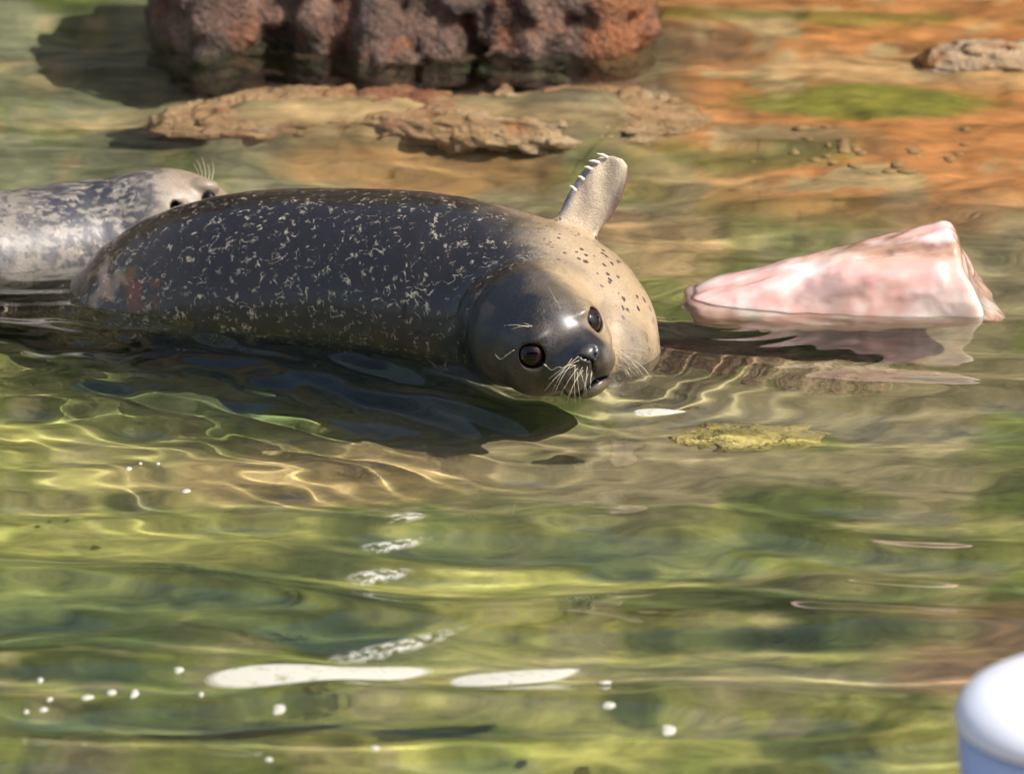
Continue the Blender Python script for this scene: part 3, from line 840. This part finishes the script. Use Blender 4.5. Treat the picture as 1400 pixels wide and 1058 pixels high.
# ---- the pale seal behind it
f2 = np.array([0.93, -0.10, -0.33]); f2 /= np.linalg.norm(f2)
u2 = np.array([0.1, 0.995, 0.0]); u2 -= (u2 @ f2) * f2; u2 /= np.linalg.norm(u2); e2 = np.cross(f2, u2)
tw = lambda v: RIGHT * v[0] + UP * v[1] + TOW * v[2]
R2 = np.stack([tw(f2), tw(u2), tw(e2)], 0)
if R2[2] @ TOW < 0: R2[2] = -R2[2]
h2 = lambda f, u, e: H2 + f * R2[0] + u * R2[1] + e * R2[2]
ctrl2 = []
for px_, py_, Z, R in ((-520, 470, -0.50, 0.07), (-330, 410, -0.56, 0.12), (-150, 380, -0.60, 0.145), (0, 374, -0.64, 0.130), (110, 354, -0.685, 0.125), (195, 335, -0.70, 0.105), (250, 318, -0.71, 0.080)):
    w = P(px_, py_, Z); ctrl2.append((w[0], w[1], w[2], R))
B2 = crom(ctrl2, 18)
H2 = P(287, 271, -0.625)
def sd_seal2(p):
    d = sd_chain(p, B2)
    q = (p - H2) @ R2.T
    E = lambda c, r: sd_ell(q, np.array(c), np.array(r))
    d = smin(d, E((-0.045, -0.035, -0.07), (0.105, 0.075, 0.075)), 0.05)
    d = smin(d, E((0.055, -0.04, -0.075), (0.055, 0.04, 0.05)), 0.04)
    d = smin(d, E((-0.002, 0.018, -0.02), (0.022, 0.012, 0.016)), 0.02)
    d = smax(d, -(np.linalg.norm(q - np.array((0.0, 0.0, 0.006)), axis=1) - 0.0110), 0.004)
    # ear opening with a small fold
    ear = np.array((-0.056, -0.02, 0.006))
    r = q - ear
    d = smax(d, -sd_ell(r, np.zeros(3), np.array((0.008, 0.010, 0.02))), 0.004)
    d = smin(d, sd_ell(q, ear + np.array((0.013, 0.003, -0.006)), np.array((0.007, 0.009, 0.014))), 0.006)
    return d
lo = B2[:, :3].min(0) - 0.17; hi = B2[:, :3].max(0) + 0.17; hi[0] = h2(0.12, 0, 0)[0] + 0.05; hi[2] = max(hi[2], H2[2] + 0.1); lo[0] = B2[0, 0] - 0.09
v2, q2 = polygonise(sd_seal2, lo, hi, 0.004)
px, py = project(v2)
n1 = fbm(v2[:, 0] * 16, v2[:, 1] * 16, v2[:, 2] * 16, 4); n2 = fbm(v2[:, 0] * 75, v2[:, 1] * 120, v2[:, 2] * 130, 3)
c = mix(np.outer(np.ones(len(v2)), lin(132, 123, 110)), lin(92, 88, 84), sstep(0.0, 0.35, n1))
sad = blob(px, py, 122, 295, 85, 62, 0.6 * n1, 0.4)
c = mix(c, lin(36, 38, 48), sad * sstep(-0.22, 0.10, n2 + 0.10))
c = mix(c, lin(54, 52, 54), sstep(0.08, 0.32, n2) * 0.75)
c = mix(c, lin(150, 130, 106), sstep(205, 240, px) * 0.7)
q = (v2 - H2) @ R2.T
c = mix(c, lin(16, 14, 14), sstep(0.011, 0.008, np.hypot(q[:, 0] + 0.056, q[:, 1] + 0.02)))
c = mix(c, lin(20, 18, 18), sstep(0.015, 0.012, np.linalg.norm(q, axis=1)))
seal2 = empty('seal', (float(B2[9, 0]), float(B2[9, 1]), -0.2))
tag(seal2, 'pale grey seal with dark mottled saddle, its snout hidden behind the dark seal', 'seal')
MS2 = mat_seal('wet_pale_seal_fur', 42, tuple(lin(190, 178, 158)), tuple(lin(50, 48, 52)), 0.32, 0.09)
o2 = mesh_obj('body', v2, q2, MS2, seal2, cols={'Col': np.clip(c, 0.005, 0.8), 'fleck': 0.6 * np.ones(len(v2)) * sad, 'spot': 0.8 * (1 - sad) * sstep(215, 195, px), 'rough': 0.8 * np.ones(len(v2))}, loc=np.array(seal2.location))
o2.cycles.is_caustics_receiver = True
v, f = uv_sphere(H2 - R2[2] * 0.006, 0.0115, R2[2]); v = np.array(v)
mesh_obj('eye', v, f, te.m, seal2, cols={'Col': np.outer(np.ones(len(v)), lin(16, 12, 12))}, loc=H2)
parts = []
for i in range(5):
    root = h2(-0.012 + 0.004 * i, 0.030, -0.03 + 0.004 * i)
    dr = R2[1] * 1.0 - R2[0] * (0.6 - 0.12 * i) + R2[2] * 0.2
    parts.append(whisker(root, root + dr * (0.022 + 0.006 * (i % 3)), R2[0] * 0.002, 0.0009))
v, f = join(parts); tag(mesh_obj('brow_whiskers', v, f, MW, seal2, loc=h2(0, 0.03, -0.02)), kind='stuff')

# ================================================================== ICE
def mat_ice():
    t = NT('pink_ice'); v = t.coord(); n = t.noise(v, 11, 2, 0.5, 0.5); n2 = t.noise(t.coord((14, 40, 40)), 1.0, 3, 0.5)
    c = t.mixc(1.0, t.attr('Col', True), t.ramp(n2.outputs['Fac'], 0.3, 0.75, (0.86, 0.84, 0.84), (1.1, 1.1, 1.1)), 'MULTIPLY')
    t.p(Base_Color=c, Roughness=0.14, Subsurface_Weight=0.6, Subsurface_Scale=0.018, IOR=1.31, Coat_Weight=1.0, Coat_Roughness=0.04)
    t.b.inputs['Subsurface Radius'].default_value = (1.0, 0.55, 0.5)
    t.bump(n.outputs['Fac'], 0.35, 0.03)
    return t.m
IA, IB = Wt(990, 425), Wt(1350, 425)
ia = np.array([IA[0] - 0.060, IA[1] + 0.085, -0.070]); ib = np.array([IB[0] - 0.012, IB[1] + 0.100, 0.008])
def sd_ice0(p):
    ax = ib - ia; L = np.linalg.norm(ax); ax = ax / L
    t = (p - ia) @ ax; r = p - ia - t[:, None] * ax
    side = np.cross(ax, [0, 0, 1.0]); side /= np.linalg.norm(side); up = np.cross(side, ax)
    a, b = r @ side, r @ up
    R = 0.062 + 0.048 * np.clip(t / L, 0, 1) ** 0.65
    # rounded, slightly squared section
    sec = (np.abs(a) ** 2.6 + np.abs(b) ** 2.6) ** (1 / 2.6) - R
    cap = np.maximum(-t, t - L + 0.22 * b)
    d = smax(sec, cap, 0.022 + 0.05 * sstep(0.3, 0.0, t / L))
    nn = fbm(p[:, 0] * 7, p[:, 1] * 12, p[:, 2] * 12, 3)
    d = d + 0.009 * nn + 0.003 * np.abs(fbm(p[:, 0] * 16 + 7, p[:, 1] * 34, p[:, 2] * 34, 2))
    return d
ICE_CUTS = []
for a, b, c_, e_, r_ in ((1150, 353, 1290, 334, 0.0035), (1195, 347, 1280, 335, 0.0045)):
    pp = [surf(a + (c_ - a) * t, b + (e_ - b) * t, sd_ice0, 0.0) for t in np.linspace(0, 1, 6)]
    ICE_CUTS += [(pp[i], pp[i + 1], r_) for i in range(5)]
def sd_ice(p):
    d = sd_ice0(p)
    for pa, pb, r_ in ICE_CUTS: d = smax(d, -sd_cone(p, pa, pb, r_, r_), 0.014)
    return d
lo = np.minimum(ia, ib) - 0.15; hi = np.maximum(ia, ib) + 0.15
iv, iq = polygonise(sd_ice, lo, hi, 0.005)
px, py = project(iv); n1 = fbm(iv[:, 0] * 10, iv[:, 1] * 22, iv[:, 2] * 22, 4); n2 = fbm(iv[:, 0] * 30, iv[:, 1] * 30, iv[:, 2] * 30, 3)
c = mix(np.outer(np.ones(len(iv)), lin(238, 192, 180)), lin(242, 222, 214), sstep(-0.2, 0.35, n1 + 0.5 * n2))
c = mix(c, lin(112, 66, 46), blob(px, py, 1236, 340, 70, 9, 1.6 * n2 + 0.12 * n1, 0.6) * 0.95)
c = mix(c, lin(214, 178, 150), blob(px, py, 1180, 345, 150, 16, 0.9 * n2) * 0.6)
c = mix(c, lin(150, 140, 138), blob(px, py, 1142, 404, 30, 16, 2.6 * n2, 0.8) * 0.55)
c = mix(c, lin(160, 110, 110), blob(px, py, 1245, 408, 14, 7, 2.0 * n2) * 0.4)
ice = mesh_obj('ice_block', iv, iq, mat_ice(), cols={'Col': c}, loc=((ia + ib) / 2)[:3] * np.array([1, 1, 0]) + np.array([0, 0, -0.1]))
tag(ice, 'tapered block of pink ice tilted in the water beside the seal', 'ice block')
ice.cycles.is_caustics_receiver = True

# ================================================================== POOL EDGE AND TUB
ed = Wt(700, 1058)
ey = ed[1] - 0.62
n = 90; V = []
xs = np.linspace(-6, 6, n); prof = [(0.25, -0.6), (0.22, -0.1), (0.19, 0.06), (0.12, 0.13), (0.0, 0.15), (-0.5, 0.155), (-2.4, 0.16), (-2.45, -0.6)]
for xx in xs:
    for (dy, zz) in prof: V.append((xx, ey + dy + 0.02 * math.sin(xx * 3.1), zz))
pe = mesh_obj('pool_edge', V, grid_faces(n, len(prof)), mat_plain('concrete', (0.3, 0.28, 0.25), 0.8))
tag(pe, 'low rounded concrete edge of the pool', kind='structure')

tt = NT('blue_white_plastic')
tt.p(Base_Color=tt.attr('Col', True), Roughness=0.3, Specular_IOR_Level=0.5)
tcn = P(1306, 960, 1.9)                      # left shoulder of the tub
TR = 0.165
tc = np.array([tcn[0] + TR, ey - 0.2, 0.162])
dd = P(1306, 960, 0) - CAM; tq = (tc[1] - CAM[1]) / dd[1]; shoulder = CAM + dd * tq
tc[0] = shoulder[0] + TR
HT = shoulder[2] - tc[2] - 0.012
tub = empty('plastic_tub', tuple(tc)); tag(tub, 'white and blue round plastic tub with domed lid on the pool edge', 'tub')
def lathe(prof, c, nseg=56):
    V, F = [], []
    for (r, zz) in prof:
        for k in range(nseg):
            th = 2 * math.pi * k / nseg; V.append((c[0] + r * math.cos(th), c[1] + r * math.sin(th), c[2] + zz))
    for i in range(len(prof) - 1):
        for k in range(nseg): F.append((i * nseg + k, i * nseg + (k + 1) % nseg, (i + 1) * nseg + (k + 1) % nseg, (i + 1) * nseg + k))
    return np.array(V), F
bh = HT - 0.015
v, f = lathe([(0.001, 0), (TR * 0.86, 0), (TR * 0.88, 0.01), (TR * 0.975, bh - 0.004), (TR * 0.9, bh - 0.002), (0.001, bh - 0.002)], tc)
cb = mix(np.outer(np.ones(len(v)), lin(70, 116, 214)), lin(200, 212, 240), sstep(0.62, 1.0, (v[:, 2] - tc[2]) / bh))
mesh_obj('tub_body', v, f, tt.m, tub, cols={'Col': cb}, loc=tc)
v, f = lathe([(TR * 0.97, bh), (TR * 1.0, bh + 0.004), (TR, bh + 0.014), (TR * 0.985, bh + 0.021), (TR * 0.93, bh + 0.034), (TR * 0.8, bh + 0.047), (TR * 0.5, bh + 0.062), (0.001, bh + 0.068)], tc)
mesh_obj('lid', v, f, tt.m, tub, cols={'Col': np.outer(np.ones(len(v)), lin(238, 240, 246))}, loc=tc)

# ================================================================== WATER GLINTS: pale floating patches standing in for bright reflections
def mat_glint(name, cover):
    t = NT(name); v = t.coord(); n = t.noise(v, 55, 4, 0.6)
    di = t.new('BsdfDiffuse'); di.inputs[0].default_value = (0.50, 0.485, 0.40, 1)
    tr = t.new('BsdfTransparent'); mx = t.new('MixShader')
    body = t.ramp(n.outputs['Fac'], 0.62 - cover, 0.72 - cover * 0.6, (0, 0, 0), (1, 1, 1))
    t.l.new(t.math('MULTIPLY', body, t.ramp(t.attr('fade'), 0.0, 0.12 if cover > 0.3 else 0.6)), mx.inputs[0])
    t.l.new(tr.outputs[0], mx.inputs[1]); t.l.new(di.outputs[0], mx.inputs[2]); t.l.new(mx.outputs[0], t.out.inputs[0])
    return t.m
MF = mat_glint('glint', 0.45); MF2 = mat_glint('thin_glint', 0.2)
def glint(px, py, w, h, seed, mat, name, label, group, tilt=0.0, th=0.004):  # pale sheet on the surface in place of a reflected glint
    r = np.random.RandomState(seed); nu, nv = 40, 5
    c = Wt(px, py); a = w / 2 * PX * (DIST + (c[1] * 0.94)) / DIST; b = h / 2 * PX / sn
    V = [[c[0], c[1], 0]]
    wob = [r.uniform(-1, 1) for _ in range(8)]
    rr = []
    for i in range(1, nv + 1):
        t = i / nv
        for k in range(nu):
            ph = 2 * math.pi * k / nu
            q = 1 + sum(0.10 / (m + 1) ** 0.6 * wob[m] * math.cos((m + 2) * ph + 5 * wob[-1 - m]) for m in range(4))
            cx_, sx_ = math.cos(ph), math.sin(ph)
            ux = a * t * q * math.copysign(abs(cx_) ** 0.9, cx_); uy = b * t * q * math.copysign(abs(sx_) ** 0.9, sx_) * (1.15 - 0.5 * (cx_ * t + 1) / 2)
            V.append([c[0] + ux, c[1] + uy + tilt * ux + 0.25 * tilt * ux * ux / max(a, 1e-6), t])
    V = np.array(V); t = V[:, 2].copy()
    wz = water_height(V[:, 0], V[:, 1]); V[:, 2] = wz + 0.0012 + th * (1 - t ** 2.5)
    F = [(0, 1 + k, 1 + (k + 1) % nu) for k in range(nu)]
    for i in range(nv - 1):
        for k in range(nu): F.append((1 + i * nu + k, 1 + (i + 1) * nu + k, 1 + (i + 1) * nu + (k + 1) % nu, 1 + i * nu + (k + 1) % nu))
    o = mesh_obj(name, V, F, mat, cols={'fade': 1 - t}, loc=(c[0], c[1], 0.0)); return tag(o, label, 'glint', group)
glint(440, 925, 315, 26, 3, MF, 'glint_streak', 'long cream glint laid on the green water as a thin patch', None, 0.22)
glint(702, 922, 170, 24, 9, MF, 'glint_streak', 'short blunt cream glint patch laid on the water beside the long one', None, 0.3)
glint(545, 884, 215, 20, 12, MF2, 'glint_streak', 'faint lacy glint patch laid on the water just behind the long one', None, 0.45, 0.002)
for k_, (a, b, w, h) in enumerate(((556, 708, 60, 26), (540, 744, 110, 14), (520, 785, 95, 24))):
    glint(a, b, w, h, 70 + k_, MF2, 'glint_streak', ('narrow lacy glint patch, farthest of three in a row from the cream streaks', 'flat lacy glint patch, middle one of the three in a row', 'slanting lacy glint patch, nearest of three in a row to the cream streaks')[k_], None, 0.3, 0.002)
glint(900, 566, 72, 8, 41, MF, 'glint_streak', 'small cream foam sliver on the water just off the seal\'s chin', None, 0.0, 0.003)
fl = [(245, 924, 14, 6), (184, 945, 12, 10), (120, 949, 18, 7), (153, 943, 14, 6), (68, 951, 10, 6), (60, 967, 12, 6), (36, 970, 8, 5), (55, 928, 9, 5), (382, 970, 19, 8),
      (915, 998, 22, 9), (833, 974, 19, 7), (828, 927, 18, 6), (255, 672, 13, 5), (368, 1040, 12, 6), (513, 1020, 14, 6), (176, 644, 10, 6), (192, 636, 6, 3), (216, 637, 7, 3), (275, 948, 8, 5)]
for i, (a, b, w, h) in enumerate(fl):  # white dots of glint laid on the water as small pale sheets
    lab = ('tiny white glint fleck laid on the water between seal and glint streaks' if b < 700 else 'small white foam fleck in the loose cluster off the long streak\'s flat end' if a < 280
           else 'white glint fleck laid past the blunt end of the short streak' if a > 800 else 'white glint fleck below the long cream glint streak')
    glint(a, b, w, h, 20 + i, MF, 'glint_fleck', lab, 'glint flecks on the water', 0.0, 0.003)
